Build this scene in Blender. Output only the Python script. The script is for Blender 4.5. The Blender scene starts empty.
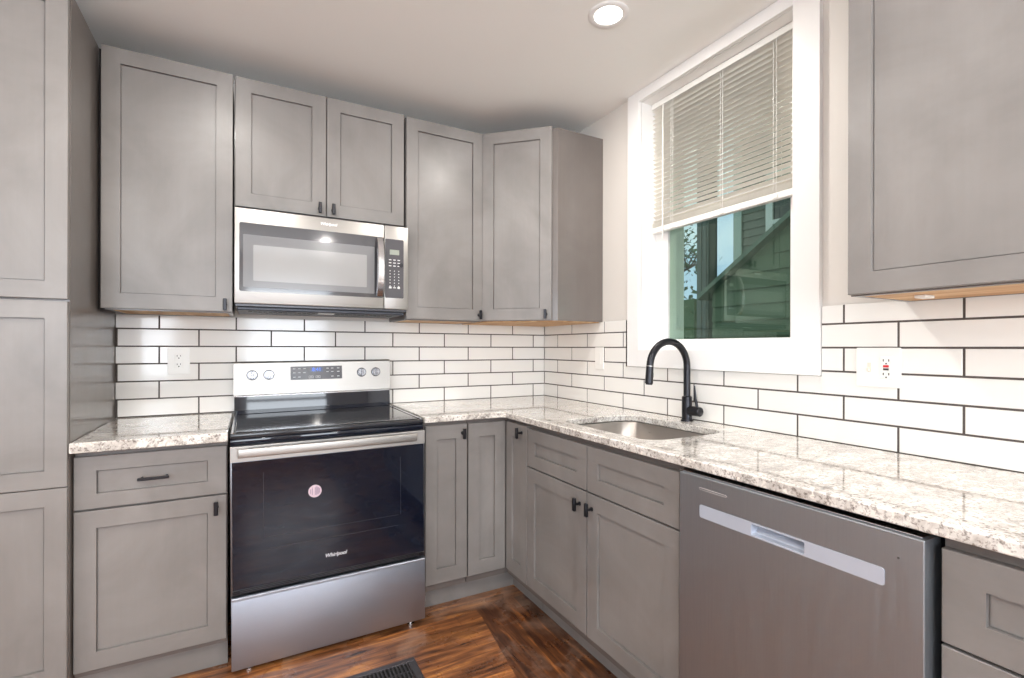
import bpy, bmesh, math, random
from mathutils import Vector, Matrix
R = math.radians
random.seed(7)
SC = bpy.context.scene
COL = SC.collection

# ------------------------------------------------------------------ camera
CAM = Vector((-1.7356, -2.7502, 1.23))
YAW, ROLL, FPX, PX, PY = 0.498, 0.0023, 488.07, 512.9, 347.6
c, s = math.cos(YAW), math.sin(YAW)
fw = Vector((s, c, 0)); rt = Vector((c, -s, 0)); up = Vector((0, 0, 1))
rt2 = rt * math.cos(ROLL) + up * math.sin(ROLL)
up2 = up * math.cos(ROLL) - rt * math.sin(ROLL)
cd = bpy.data.cameras.new('camera'); cam = bpy.data.objects.new('camera', cd); COL.objects.link(cam)
cd.sensor_width = 36; cd.lens = FPX * 36 / 1024
cd.shift_x = (512 - PX) / 1024; cd.shift_y = (PY - 339) / 1024
cd.clip_start = 0.02; cd.clip_end = 200
cam.matrix_world = Matrix(((rt2.x, up2.x, -fw.x, CAM.x), (rt2.y, up2.y, -fw.y, CAM.y), (rt2.z, up2.z, -fw.z, CAM.z), (0, 0, 0, 1)))
SC.camera = cam

# ------------------------------------------------------------------ colour management, world, daylight
SC.view_settings.view_transform = 'Standard'; SC.view_settings.look = 'None'
SC.view_settings.gamma = 1; SC.view_settings.use_curve_mapping = False
SC.view_settings.exposure = -0.06
SC.cycles.max_bounces = 10; SC.cycles.diffuse_bounces = 6; SC.cycles.glossy_bounces = 5
SC.cycles.transparent_max_bounces = 16
SC.cycles.caustics_reflective = False; SC.cycles.caustics_refractive = False
SC.cycles.sample_clamp_indirect = 6

w = bpy.data.worlds.new('sky'); SC.world = w; w.use_nodes = True
nt = w.node_tree; N = nt.nodes; L = nt.links; bg = N['Background']
tc = N.new('ShaderNodeTexCoord'); no = N.new('ShaderNodeTexNoise'); no.inputs['Scale'].default_value = 3.2; no.inputs['Detail'].default_value = 6
rp = N.new('ShaderNodeValToRGB'); rp.color_ramp.elements[0].position = 0.42; rp.color_ramp.elements[1].position = 0.66
rp.color_ramp.elements[0].color = (0.42, 0.56, 0.80, 1); rp.color_ramp.elements[1].color = (0.95, 0.95, 0.97, 1)
L.new(tc.outputs['Generated'], no.inputs['Vector']); L.new(no.outputs['Fac'], rp.inputs['Fac']); L.new(rp.outputs['Color'], bg.inputs['Color'])
bg.inputs['Strength'].default_value = 1.7

ROOM_X0, ROOM_Y0, CEIL = -4.3, -5.6, 2.515
def area_light(name, loc, rot, sx, sy, power, col):
    l = bpy.data.lights.new(name, 'AREA'); l.shape = 'RECTANGLE'; l.size = sx; l.size_y = sy; l.energy = power; l.color = col
    o = bpy.data.objects.new(name, l); o.location = loc; o.rotation_euler = rot; COL.objects.link(o); return o
# daylight entering by the windows of the room behind the photographer
DAY = 75
for i, wx in enumerate((-3.2, -1.2)):
    area_light('rear_window_daylight', (wx, ROOM_Y0 - 0.02, 1.45), (R(122), 0, 0), 1.1, 1.5, DAY, (0.86, 0.93, 1.0))
area_light('side_window_daylight', (ROOM_X0 - 0.02, -3.6, 1.45), (R(122), 0, R(-90)), 1.3, 1.5, DAY * 0.6, (0.86, 0.93, 1.0))
# daylight outside
sun = bpy.data.lights.new('sun', 'SUN'); sun.energy = 0.8; sun.angle = R(3); sun.color = (1, .95, .88)
so = bpy.data.objects.new('sun', sun); so.rotation_euler = (R(50), R(12), R(-35)); so.location = (6, -6, 8); COL.objects.link(so)

# ------------------------------------------------------------------ helpers
def lin(r, g, b):
    f = lambda v: ((v / 255 + 0.055) / 1.055) ** 2.4 if v / 255 > 0.04045 else v / 255 / 12.92
    return (f(r), f(g), f(b), 1)

def mat(name, col, rough=0.5, metal=0.0, **k):
    m = bpy.data.materials.new(name); m.use_nodes = True
    b = m.node_tree.nodes['Principled BSDF']
    b.inputs['Base Color'].default_value = col; b.inputs['Roughness'].default_value = rough; b.inputs['Metallic'].default_value = metal
    for kk, v in k.items(): b.inputs[kk].default_value = v
    return m

def nodes(m): return m.node_tree.nodes, m.node_tree.links, m.node_tree.nodes['Principled BSDF']

def noise(m, scale, vec=(1, 1, 1), detail=4, rough=0.5, dist=0.0):
    N, L, b = nodes(m)
    g = N.new('ShaderNodeNewGeometry'); mp = N.new('ShaderNodeMapping'); mp.inputs['Scale'].default_value = vec
    n = N.new('ShaderNodeTexNoise'); n.inputs['Scale'].default_value = scale; n.inputs['Detail'].default_value = detail
    n.inputs['Roughness'].default_value = rough; n.inputs['Distortion'].default_value = dist
    L.new(g.outputs['Position'], mp.inputs['Vector']); L.new(mp.outputs['Vector'], n.inputs['Vector'])
    return n.outputs['Fac']

def ramp(m, fac, stops):
    N, L, b = nodes(m)
    r = N.new('ShaderNodeValToRGB'); e = r.color_ramp.elements
    while len(e) < len(stops): e.new(0.5)
    for i, (p, cc) in enumerate(stops): e[i].position = p; e[i].color = cc
    L.new(fac, r.inputs['Fac']); return r.outputs['Color']

def mix(m, fac, a, b_, mode='MIX'):
    N, L, b = nodes(m)
    x = N.new('ShaderNodeMix'); x.data_type = 'RGBA'; x.blend_type = mode
    for sock, v in ((x.inputs[0], fac), (x.inputs[6], a), (x.inputs[7], b_)):
        if hasattr(v, 'is_output'): L.new(v, sock)
        else: sock.default_value = v
    return x.outputs[2]

def bump(m, fac, strength, dist=0.001):
    N, L, b = nodes(m)
    bp = N.new('ShaderNodeBump'); bp.inputs['Strength'].default_value = strength; bp.inputs['Distance'].default_value = dist
    L.new(fac, bp.inputs['Height']); L.new(bp.outputs['Normal'], b.inputs['Normal'])

def rough_var(m, fac, lo, hi):
    N, L, b = nodes(m)
    mr = N.new('ShaderNodeMapRange'); mr.inputs['To Min'].default_value = lo; mr.inputs['To Max'].default_value = hi
    L.new(fac, mr.inputs['Value']); L.new(mr.outputs['Result'], b.inputs['Roughness'])

# ------------------------------------------------------------------ materials
def stained(name, vec, c0=(122, 118, 115), c1=(144, 140, 137)):
    m = mat(name, lin(150, 143, 139), 0.34)
    N, L, b = nodes(m)
    cloud = ramp(m, noise(m, 3.0, (1, 1, 1), 5, 0.55, 0.6), [(0.28, lin(*c0)), (0.72, lin(*c1))])
    grain = ramp(m, noise(m, 70, vec, 3, 0.6), [(0.2, (0.86, 0.86, 0.86, 1)), (0.8, (1, 1, 1, 1))])
    L.new(mix(m, 0.35, cloud, grain, 'MULTIPLY'), b.inputs['Base Color'])
    rough_var(m, noise(m, 5, (1, 1, 1), 4), 0.28, 0.44)
    bump(m, noise(m, 90, vec, 3), 0.12, 0.0004)
    return m
CAB = stained('grey_stained_wood', (1, 1, 0.06))
CABH = stained('grey_stained_wood_across', (0.06, 0.06, 1))
PANEL = stained('grey_cabinet_side_laminate', (1, 1, 0.05), (102, 95, 91), (114, 107, 103)); nodes(PANEL)[2].inputs['Coat Weight'].default_value = 0.35; nodes(PANEL)[2].inputs['Coat Roughness'].default_value = 0.12
PLY = mat('raw_plywood', lin(196, 152, 104), 0.6)
_n = noise(PLY, 30, (1, 0.1, 1), 4); nodes(PLY)[1].new(ramp(PLY, _n, [(0.3, lin(176, 126, 78)), (0.7, lin(214, 178, 134))]), nodes(PLY)[2].inputs['Base Color'])
DARK = mat('painted_gap_shade', lin(40, 36, 34), 0.8)
BLACK = mat('matte_black_metal', lin(48, 48, 52), 0.30, 0.7)
WALL = mat('warm_grey_wall_paint', lin(222, 217, 211), 0.75)
_n = noise(WALL, 120, (1, 1, 1), 2); bump(WALL, _n, 0.08, 0.001)
CEILM = mat('ceiling_paint', lin(247, 246, 243), 0.8); bump(CEILM, noise(CEILM, 60, (1, 1, 1), 3), 0.08, 0.001)
TRIM = mat('white_trim_paint', lin(244, 243, 242), 0.35)
TILE = mat('glossy_white_tile', lin(236, 234, 230), 0.1)
bump(TILE, noise(TILE, 14, (1, 1, 2), 2), 0.10, 0.002)
GROUT = mat('dark_grout', lin(84, 77, 74), 0.9)
WHITEP = mat('white_plastic', lin(240, 239, 235), 0.3)
BLIND = mat('white_blind_slat', lin(232, 229, 221), 0.45)

GRAN = mat('speckled_granite', lin(210, 202, 190), 0.07)
N_, L_, b_ = nodes(GRAN)
big = noise(GRAN, 9, (1, 1.6, 1), 6, 0.65, 0.8)
base = ramp(GRAN, big, [(0.30, lin(160, 154, 150)), (0.45, lin(204, 199, 194)), (0.58, lin(230, 227, 223)), (0.8, lin(242, 240, 237))])
fine = ramp(GRAN, noise(GRAN, 120, (1, 1, 1), 5, 0.7, 0.4), [(0.37, lin(110, 100, 96)), (0.43, lin(186, 178, 170)), (0.50, lin(255, 254, 250))])
c1 = mix(GRAN, 0.75, base, fine, 'MULTIPLY')
spot = ramp(GRAN, noise(GRAN, 42, (1, 1, 1), 4, 0.6, 1.0), [(0.30, (0.8, 0.8, 0.8, 1)), (0.35, (0, 0, 0, 1))])
c2 = mix(GRAN, spot, c1, lin(104, 78, 70))
white = ramp(GRAN, noise(GRAN, 30, (1, 1, 1), 5, 0.6, 0.7), [(0.58, (0, 0, 0, 1)), (0.66, (1, 1, 1, 1))])
c3 = mix(GRAN, white, c2, lin(240, 234, 224))
L_.new(c3, b_.inputs['Base Color'])
b_.inputs['Coat Weight'].default_value = 0.6; b_.inputs['Coat Roughness'].default_value = 0.03

def steel(name, col, rough, vec=(0.03, 0.03, 1)):
    m = mat(name, col, rough, 1.0)
    n = noise(m, 260, vec, 2); rough_var(m, n, rough * 0.8, rough * 1.25); bump(m, n, 0.05, 0.0003); return m
STEEL = steel('sky_tinted_stainless', lin(172, 179, 191), 0.42)  # drawer steel: bluish reflected daylight put into the base colour
STEELW = steel('warm_brushed_stainless', lin(174, 171, 167), 0.40)
STEELD = steel('brushed_dark_stainless', lin(163, 168, 174), 0.48, (1, 1, 0.03))
CHROME = mat('polished_steel', lin(225, 225, 228), 0.14, 1.0)
SINKM = steel('satin_sink_steel', lin(190, 184, 178), 0.3)
POCKET = mat('light_grey_handle_band', lin(190, 198, 212), 0.3, 0.3)
BGLASS = mat('black_oven_glass', lin(12, 18, 32), 0.04, 0.0, **{'Specular IOR Level': 0.5})
BENAM = mat('black_enamel', lin(34, 35, 40), 0.16)
GREYG = mat('smoked_grey_glass', lin(66, 65, 68), 0.08, 0.0, **{'Specular IOR Level': 0.8})
MWIN = mat('microwave_window_screen', lin(150, 150, 150), 0.10, 0.0, **{'Specular IOR Level': 0.9})
MWFR = mat('microwave_window_frame', lin(120, 120, 122), 0.15)
LCD = mat('lcd_green_grey', lin(150, 156, 144), 0.3)
BLUED = mat('blue_digits', lin(90, 130, 230), 0.4, 0.0, **{'Emission Color': lin(70, 120, 255), 'Emission Strength': 0.8})
PRINT = mat('white_print', lin(220, 220, 220), 0.5)
SLOT = mat('dark_slot', lin(60, 56, 54), 0.6)
RED = mat('red_button', lin(200, 40, 50), 0.4)
PINK = mat('pink_label', lin(205, 184, 194), 0.5)
MAUVE = mat('mauve_print', lin(92, 74, 108), 0.5)
VENT = mat('dark_bronze_vent', lin(74, 70, 72), 0.4, 0.5)

# hardwood: brick pattern for the boards, stretched noise for the grain and worn stain
def wood(name, rot, w_, tone):
    m = mat(name, tone, 0.28)
    N, L, b = nodes(m)
    g = N.new('ShaderNodeNewGeometry'); mp = N.new('ShaderNodeMapping'); mp.inputs['Rotation'].default_value = (0, 0, rot)
    L.new(g.outputs['Position'], mp.inputs['Vector'])
    br = N.new('ShaderNodeTexBrick'); br.inputs['Scale'].default_value = 1; br.inputs['Brick Width'].default_value = 0.9
    br.inputs['Row Height'].default_value = w_; br.inputs['Mortar Size'].default_value = 0.0007; br.inputs['Mortar Smooth'].default_value = 0.3
    br.offset = 0.37; br.inputs['Bias'].default_value = 0
    br.inputs['Color1'].default_value = (0.62, 0.62, 0.62, 1); br.inputs['Color2'].default_value = (1.25, 1.2, 1.15, 1); br.inputs['Mortar'].default_value = (0.25, 0.2, 0.18, 1)
    L.new(mp.outputs['Vector'], br.inputs['Vector'])
    st = N.new('ShaderNodeMapping'); st.inputs['Scale'].default_value = (1.6, 16, 1); L.new(mp.outputs['Vector'], st.inputs['Vector'])
    gr = N.new('ShaderNodeTexNoise'); gr.inputs['Scale'].default_value = 2.4; gr.inputs['Detail'].default_value = 7; gr.inputs['Roughness'].default_value = 0.62; gr.inputs['Distortion'].default_value = 0.5
    L.new(st.outputs['Vector'], gr.inputs['Vector'])
    gc = ramp(m, gr.outputs['Fac'], [(0.32, lin(54, 34, 24)), (0.43, lin(110, 68, 42)), (0.56, lin(152, 98, 58)), (0.70, lin(206, 140, 74))] if tone[0] > 0.1 else
              [(0.30, lin(40, 22, 16)), (0.45, lin(70, 42, 28)), (0.58, lin(104, 64, 38)), (0.70, lin(168, 104, 52))])
    c1 = mix(m, 1.0, gc, br.outputs['Color'], 'MULTIPLY')
    haze = ramp(m, noise(m, 4.5, (1, 1, 1), 5, 0.6, 0.5), [(0.50, (0, 0, 0, 1)), (0.72, (0.55, 0.55, 0.55, 1))])
    c2 = mix(m, haze, c1, lin(170, 138, 118))
    L.new(c2, b.inputs['Base Color'])
    rough_var(m, noise(m, 7, (1, 1, 1), 5), 0.16, 0.42)
    bump(m, br.outputs['Fac'], 0.3, -0.0006)
    return m
WOODX = wood('worn_oak_boards', 0.0, 0.083, lin(150, 88, 44))
WOODY = wood('worn_dark_border_boards', R(90), 0.083, lin(60, 40, 30))

SIDING = mat('grey_green_siding', lin(92, 98, 88), 0.7)
SIDING2 = mat('green_siding', lin(78, 94, 72), 0.7)
ROOFM = mat('roof_shingle', lin(70, 74, 74), 0.9)
GRASS = mat('lawn', lin(66, 92, 50), 0.95)
LEAF = mat('tree_leaf', lin(52, 84, 50), 0.7)
BARK = mat('bark', lin(80, 68, 58), 0.9)
DGLASS = mat('dark_window_glass', lin(40, 52, 50), 0.08)
# window pane: see-through green-tinted glass with a mirror-like sheen
PANE = bpy.data.materials.new('green_tinted_pane'); PANE.use_nodes = True
N_, L_ = PANE.node_tree.nodes, PANE.node_tree.links
for n in list(N_):
    if n.type != 'OUTPUT_MATERIAL': N_.remove(n)
tr = N_.new('ShaderNodeBsdfTransparent'); tr.inputs['Color'].default_value = (0.80, 0.88, 0.80, 1)
gl = N_.new('ShaderNodeBsdfGlossy'); gl.inputs['Roughness'].default_value = 0.0; gl.inputs['Color'].default_value = (0.80, 0.95, 0.84, 1)
lw = N_.new('ShaderNodeLayerWeight'); lw.inputs['Blend'].default_value = 0.5
pw = N_.new('ShaderNodeMath'); pw.operation = 'POWER'; pw.inputs[1].default_value = 4.0; L_.new(lw.outputs['Facing'], pw.inputs[0])
fr = N_.new('ShaderNodeMath'); fr.operation = 'MULTIPLY_ADD'; fr.inputs[1].default_value = 0.9; fr.inputs[2].default_value = 0.08; L_.new(pw.outputs[0], fr.inputs[0])
mx = N_.new('ShaderNodeMixShader'); L_.new(fr.outputs[0], mx.inputs[0]); L_.new(tr.outputs[0], mx.inputs[1]); L_.new(gl.outputs[0], mx.inputs[2])
L_.new(mx.outputs[0], N_['Material Output'].inputs['Surface'])

# ------------------------------------------------------------------ mesh helpers
def box(bm, x0, x1, y0, y1, z0, z1, bev=0.0, mi=0, seg=1):
    x0, x1 = sorted((x0, x1)); y0, y1 = sorted((y0, y1)); z0, z1 = sorted((z0, z1))
    r = bmesh.ops.create_cube(bm, size=1)
    vs = r['verts']
    for v in vs:
        v.co = Vector(((x0 + x1) / 2 + v.co.x * (x1 - x0), (y0 + y1) / 2 + v.co.y * (y1 - y0), (z0 + z1) / 2 + v.co.z * (z1 - z0)))
    fs = {f for v in vs for f in v.link_faces}
    for f in fs: f.material_index = mi
    if bev > 0:
        es = {e for v in vs for e in v.link_edges}
        bmesh.ops.bevel(bm, geom=list(es), offset=bev, segments=seg, affect='EDGES', profile=0.5, material=mi)

def prism(bm, pts, z0, z1, mi=0, axis='z'):
    """extrude a 2D outline; axis z: (x,y), axis y: (x,z), axis x: (y,z)"""
    def P(p, h): return {'z': (p[0], p[1], h), 'y': (p[0], h, p[1]), 'x': (h, p[0], p[1])}[axis]
    a = [bm.verts.new(P(p, z0)) for p in pts]; b = [bm.verts.new(P(p, z1)) for p in pts]
    fs = [bm.faces.new(a), bm.faces.new(b)]
    for i in range(len(pts)):
        j = (i + 1) % len(pts); fs.append(bm.faces.new((a[i], a[j], b[j], b[i])))
    for f in fs: f.material_index = mi
    bmesh.ops.recalc_face_normals(bm, faces=fs)
    return fs

def rrect(x0, x1, y0, y1, r, n=5):
    out = []
    for cx, cy, a0 in ((x1 - r, y1 - r, 0), (x0 + r, y1 - r, 90), (x0 + r, y0 + r, 180), (x1 - r, y0 + r, 270)):
        for k in range(n + 1):
            a = R(a0 + 90 * k / n); out.append((cx + r * math.cos(a), cy + r * math.sin(a)))
    return out

def cyl(bm, p0, p1, r0, r1=None, seg=20, mi=0):
    p0, p1 = Vector(p0), Vector(p1); r1 = r0 if r1 is None else r1
    d = (p1 - p0); q = d.to_track_quat('Z', 'Y')
    m = Matrix.Translation((p0 + p1) / 2) @ q.to_matrix().to_4x4()
    r = bmesh.ops.create_cone(bm, cap_ends=True, segments=seg, radius1=r0, radius2=r1, depth=d.length, matrix=m)
    for f in {f for v in r['verts'] for f in v.link_faces}: f.material_index = mi

def tube(bm, pts, r, seg=12, caps=True):
    pts = [Vector(p) for p in pts]; rings = []
    rr = r if isinstance(r, (list, tuple)) else [r] * len(pts)
    ref = Vector((0, 1, 0.001))
    for i, p in enumerate(pts):
        t = (pts[min(i + 1, len(pts) - 1)] - pts[max(i - 1, 0)]).normalized()
        a = t.cross(ref)
        if a.length < 0.1: a = t.cross(Vector((1, 0, 0)))
        a.normalize(); b = t.cross(a).normalized()
        rings.append([bm.verts.new(p + (a * math.cos(2 * math.pi * k / seg) + b * math.sin(2 * math.pi * k / seg)) * rr[i]) for k in range(seg)])
    fs = []
    for i in range(len(rings) - 1):
        for k in range(seg):
            j = (k + 1) % seg; fs.append(bm.faces.new((rings[i][k], rings[i][j], rings[i + 1][j], rings[i + 1][k])))
    if caps: fs += [bm.faces.new(rings[0][::-1]), bm.faces.new(rings[-1])]
    bmesh.ops.recalc_face_normals(bm, faces=fs)

def obj(name, bm, m, parent=None, smooth=None, loc=None, rot=None):
    me = bpy.data.meshes.new(name); bm.to_mesh(me); bm.free()
    for x in (m if isinstance(m, (list, tuple)) else [m]): me.materials.append(x)
    if smooth:
        me.polygons.foreach_set('use_smooth', [True] * len(me.polygons))
        me.set_sharp_from_angle(angle=R(smooth))
    o = bpy.data.objects.new(name, me); COL.objects.link(o)
    if parent: o.parent = parent
    if loc: o.location = loc
    if rot: o.rotation_euler = rot
    return o

def bxo(name, dims, m, parent=None, bev=0.0, seg=1):
    bm = bmesh.new(); box(bm, *dims, bev=bev, seg=seg); return obj(name, bm, m, parent)

def thing(name, label, cat, loc=(0, 0, 0), rz=0, group=None):
    o = bpy.data.objects.new(name, None); COL.objects.link(o); o.empty_display_size = 0.1
    o.location = loc; o.rotation_euler = (0, 0, rz); tag(o, label, cat, group); return o

def tag(o, label, cat, group=None):
    o['label'] = label; o['category'] = cat
    if group: o['group'] = group
    return o

def struct(o): o['kind'] = 'structure'; return o

def text(name, body, size, m, parent, loc, rot, shear=0.0, ext=0.0004, bold=0.0):
    cu = bpy.data.curves.new(name, 'FONT'); cu.body = body; cu.size = size; cu.align_x = 'CENTER'; cu.align_y = 'CENTER'
    cu.extrude = ext; cu.shear = shear; cu.offset = bold
    t = bpy.data.objects.new(name + '_tmp', cu); COL.objects.link(t)
    dg = bpy.context.evaluated_depsgraph_get(); me = bpy.data.meshes.new_from_object(t.evaluated_get(dg))
    bpy.data.objects.remove(t)
    me.materials.clear(); me.materials.append(m)
    o = bpy.data.objects.new(name, me); COL.objects.link(o); o.parent = parent; o.location = loc; o.rotation_euler = rot; return o

# a recessed-panel (shaker) front, local frame: x to the right, y=-depth toward the viewer
def shaker(x0, x1, z0, z1, yb, th=0.02, st=0.06, rec=0.009, st_v=None):
    sv = st_v or st
    bm = bmesh.new(); yf = yb - th
    b = 0.0015
    o = [(x0, z0), (x1, z0), (x1, z1), (x0, z1)]
    of = [(x0 + b, z0 + b), (x1 - b, z0 + b), (x1 - b, z1 - b), (x0 + b, z1 - b)]
    i1 = [(x0 + st, z0 + sv), (x1 - st, z0 + sv), (x1 - st, z1 - sv), (x0 + st, z1 - sv)]
    def ins(e): return [(x0 + st + e, z0 + sv + e), (x1 - st - e, z0 + sv + e), (x1 - st - e, z1 - sv - e), (x0 + st + e, z1 - sv - e)]
    dp = min(rec, th - 0.006)
    loops = [(o, yb), (o, yf + b), (of, yf), (i1, yf), (ins(0.0006), yf + dp + 0.003), (ins(0.0026), yf + dp + 0.003), (ins(0.0034), yf + dp)]
    V = [[bm.verts.new((p[0], y, p[1])) for p in lp] for lp, y in loops]
    fs = [bm.faces.new(V[0])]
    for a, bb in zip(V[:-1], V[1:]):
        for k in range(4):
            j = (k + 1) % 4; f = bm.faces.new((a[k], a[j], bb[j], bb[k])); fs.append(f)
            if k in (0, 2) and a is V[2]: f.material_index = 1
    fs.append(bm.faces.new(V[-1]))
    bmesh.ops.recalc_face_normals(bm, faces=fs)
    return bm

def knob(parent, x, z, y, vert=True, L=0.050):
    bm = bmesh.new()
    cyl(bm, (x, y, z), (x, y - 0.022, z), 0.0048, seg=12)
    cyl(bm, (x, y, z), (x, y - 0.002, z), 0.008, seg=14)
    if vert: box(bm, x - 0.0072, x + 0.0072, y - 0.033, y - 0.021, z - L / 2, z + L / 2, bev=0.002)
    else: box(bm, x - L / 2, x + L / 2, y - 0.033, y - 0.021, z - 0.0055, z + 0.0055, bev=0.002)
    return obj('handle', bm, BLACK, parent, smooth=40)

def pull(parent, x, z, y, L=0.092):
    bm = bmesh.new()
    for sx in (-1, 1): cyl(bm, (x + sx * (L / 2 - 0.01), y, z), (x + sx * (L / 2 - 0.01), y - 0.025, z), 0.0045, seg=12)
    box(bm, x - L / 2, x + L / 2, y - 0.034, y - 0.024, z - 0.005, z + 0.005, bev=0.002)
    return obj('handle', bm, BLACK, parent, smooth=40)

def front(kind, parent, x0, x1, z0, z1, yb, st=0.06, handle=None, hz=None, st_v=None):
    d = obj(kind, shaker(x0, x1, z0, z1, yb, st=st, st_v=st_v), [CAB if kind == 'door' else CABH, CABH], parent)
    if handle == 'pull': pull(d, (x0 + x1) / 2, (z0 + z1) / 2, yb - 0.02)
    elif handle is not None: knob(d, handle, hz, yb - 0.02)
    return d

# ------------------------------------------------------------------ room shell
def wall(name, dims, m=WALL): return struct(bxo(name, dims, m))
# floor: boards along the back wall, darker border boards along the sink run
bm = bmesh.new()
S = [(-0.793, -0.640), (-0.793, -0.727), (-0.852, -1.163), (-1.05, -2.6), (-1.05, ROOM_Y0)]
def poly(pts, mi):
    vs = [bm.verts.new((x, y, 0)) for x, y in pts]; f = bm.faces.new(vs); f.material_index = mi
poly([(ROOM_X0, 0), (0, 0), (0, -0.640), S[0], S[1], S[2], S[3], S[4], (ROOM_X0, ROOM_Y0)], 0)
poly([S[0], (0, -0.640), (0, ROOM_Y0), S[4], S[3], S[2], S[1]], 1)
bmesh.ops.remove_doubles(bm, verts=bm.verts, dist=1e-5)
r = bmesh.ops.extrude_face_region(bm, geom=bm.faces[:])
for v in [g for g in r['geom'] if isinstance(g, bmesh.types.BMVert)]: v.co.z = -0.06
bmesh.ops.recalc_face_normals(bm, faces=bm.faces[:])
struct(obj('floor', bm, [WOODX, WOODY]))
wall('ceiling', (ROOM_X0 - .12, 0.16, ROOM_Y0 - .12, 0.12, CEIL, CEIL + 0.1), CEILM)
wall('wall_back', (ROOM_X0 - .12, 0.16, 0, 0.12, -0.06, CEIL))
# right wall with the window opening
WY0, WY1, WZ0, WZ1 = -1.690, -0.905, 1.222, 2.462     # opening
bm = bmesh.new()
box(bm, 0, 0.28, WY1, 0, -0.06, CEIL); box(bm, 0, 0.28, ROOM_Y0, WY0, -0.06, CEIL)
box(bm, 0, 0.28, WY0, WY1, -0.06, WZ0); box(bm, 0, 0.28, WY0, WY1, WZ1, CEIL)
struct(obj('wall_right', bm, WALL))
# left and rear walls with openings for daylight
bm = bmesh.new(); X0, X1 = ROOM_X0 - .12, ROOM_X0
box(bm, X0, X1, -2.95, 0, -0.06, CEIL); box(bm, X0, X1, ROOM_Y0, -4.25, -0.06, CEIL)
box(bm, X0, X1, -4.25, -2.95, -0.06, 0.7); box(bm, X0, X1, -4.25, -2.95, 2.2, CEIL)
struct(obj('wall_left', bm, WALL))
bm = bmesh.new(); Y0, Y1 = ROOM_Y0 - .12, ROOM_Y0
for a, b in ((ROOM_X0, -3.75), (-2.65, -1.75), (-0.65, 0)): box(bm, a, b, Y0, Y1, -0.06, CEIL)
for a, b in ((-3.75, -2.65), (-1.75, -0.65)): box(bm, a, b, Y0, Y1, -0.06, 0.7); box(bm, a, b, Y0, Y1, 2.2, CEIL)
struct(obj('wall_rear', bm, WALL))
k = 2
for (a, b) in ((-3.75, -2.65), (-1.75, -0.65)):
    bm = bmesh.new()
    box(bm, a - .09, a, Y1, Y1 + .02, 0.61, 2.29); box(bm, b, b + .09, Y1, Y1 + .02, 0.61, 2.29)
    box(bm, a, b, Y1, Y1 + .02, 2.2, 2.29); box(bm, a, b, Y1, Y1 + .02, 0.61, 0.7); box(bm, a, b, Y1 - .01, Y1 + .01, 1.43, 1.47)
    struct(obj('window_%d' % k, bm, TRIM)); k += 1
bm = bmesh.new()
box(bm, X1, X1 + .02, -4.34, -4.25, .61, 2.29); box(bm, X1, X1 + .02, -2.95, -2.86, .61, 2.29)
box(bm, X1, X1 + .02, -4.25, -2.95, 2.2, 2.29); box(bm, X1, X1 + .02, -4.25, -2.95, .61, .7); box(bm, X1 - .01, X1 + .01, -4.25, -2.95, 1.43, 1.47)
struct(obj('window_%d' % k, bm, TRIM))

# ------------------------------------------------------------------ tile backsplash
P_, H_, ZB, G_ = 0.0795, 0.1537, 0.9143, 0.0062
def tiles(a0, a1, joint0, flip, skip, place):
    """boards of 3x12 tiles; a runs along the wall; place(a,z,t)->world"""
    bm = bmesh.new()
    ztop = ZB + 5 * P_ + 0.062
    # grout bed
    def quadbox(u0, u1, z0, z1, t, mi, bev):
        if u1 - u0 < 0.006 or z1 - z0 < 0.006: return
        b = min(bev, (u1 - u0) / 3, (z1 - z0) / 3)
        lo = [place(u0, z0, 0), place(u1, z0, 0), place(u1, z1, 0), place(u0, z1, 0)]
        hi = [place(u0, z0, t - b), place(u1, z0, t - b), place(u1, z1, t - b), place(u0, z1, t - b)]
        tp = [place(u0 + b, z0 + b, t), place(u1 - b, z0 + b, t), place(u1 - b, z1 - b, t), place(u0 + b, z1 - b, t)]
        A, B, C = [[bm.verts.new(p) for p in q] for q in (lo, hi, tp)]
        for X, Y in ((A, B), (B, C)):
            for i in range(4):
                j = (i + 1) % 4; bm.faces.new((X[i], X[j], Y[j], Y[i])).material_index = mi
        bm.faces.new(C).material_index = mi
    def regions(u0, u1, z0, z1):
        out = [(u0, u1, z0, z1)]
        for (s0, s1, t0, t1) in skip:
            nxt = []
            for (p0, p1, q0, q1) in out:
                if p1 <= s0 or p0 >= s1 or q1 <= t0 or q0 >= t1: nxt.append((p0, p1, q0, q1)); continue
                if p0 < s0: nxt.append((p0, s0, q0, q1))
                if p1 > s1: nxt.append((s1, p1, q0, q1))
                m0, m1 = max(p0, s0), min(p1, s1)
                if q0 < t0: nxt.append((m0, m1, q0, t0))
                if q1 > t1: nxt.append((m0, m1, t1, q1))
            out = nxt
        return out
    for rg in regions(a0, a1, ZB - 0.001, ztop): quadbox(*rg, 0.0070, 1, 0)
    for k in range(6):
        z0 = ZB + k * P_ + G_ / 2; z1 = min(ZB + (k + 1) * P_ - G_ / 2, ztop)
        par = (k + flip) % 2
        u = joint0 + (par) * H_
        while u > a0: u -= 2 * H_
        while u < a1:
            u0 = max(u + G_ / 2, a0 + 0.001); u1 = min(u + 2 * H_ - G_ / 2, a1 - 0.001)
            if u1 > u0:
                for rg in regions(u0, u1, z0, z1): quadbox(*rg, 0.0082, 0, 0.0007)
            u += 2 * H_
    bmesh.ops.recalc_face_normals(bm, faces=bm.faces[:])
    return bm
bmt = tiles(-2.250, -0.009, -2.0915, 1, [], lambda a, z, t: (a, -t - 0.0006, z))
tag(obj('tile_backsplash', bmt, [TILE, GROUT]), 'white subway tile backsplash with dark grout behind the range', 'backsplash')
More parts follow.
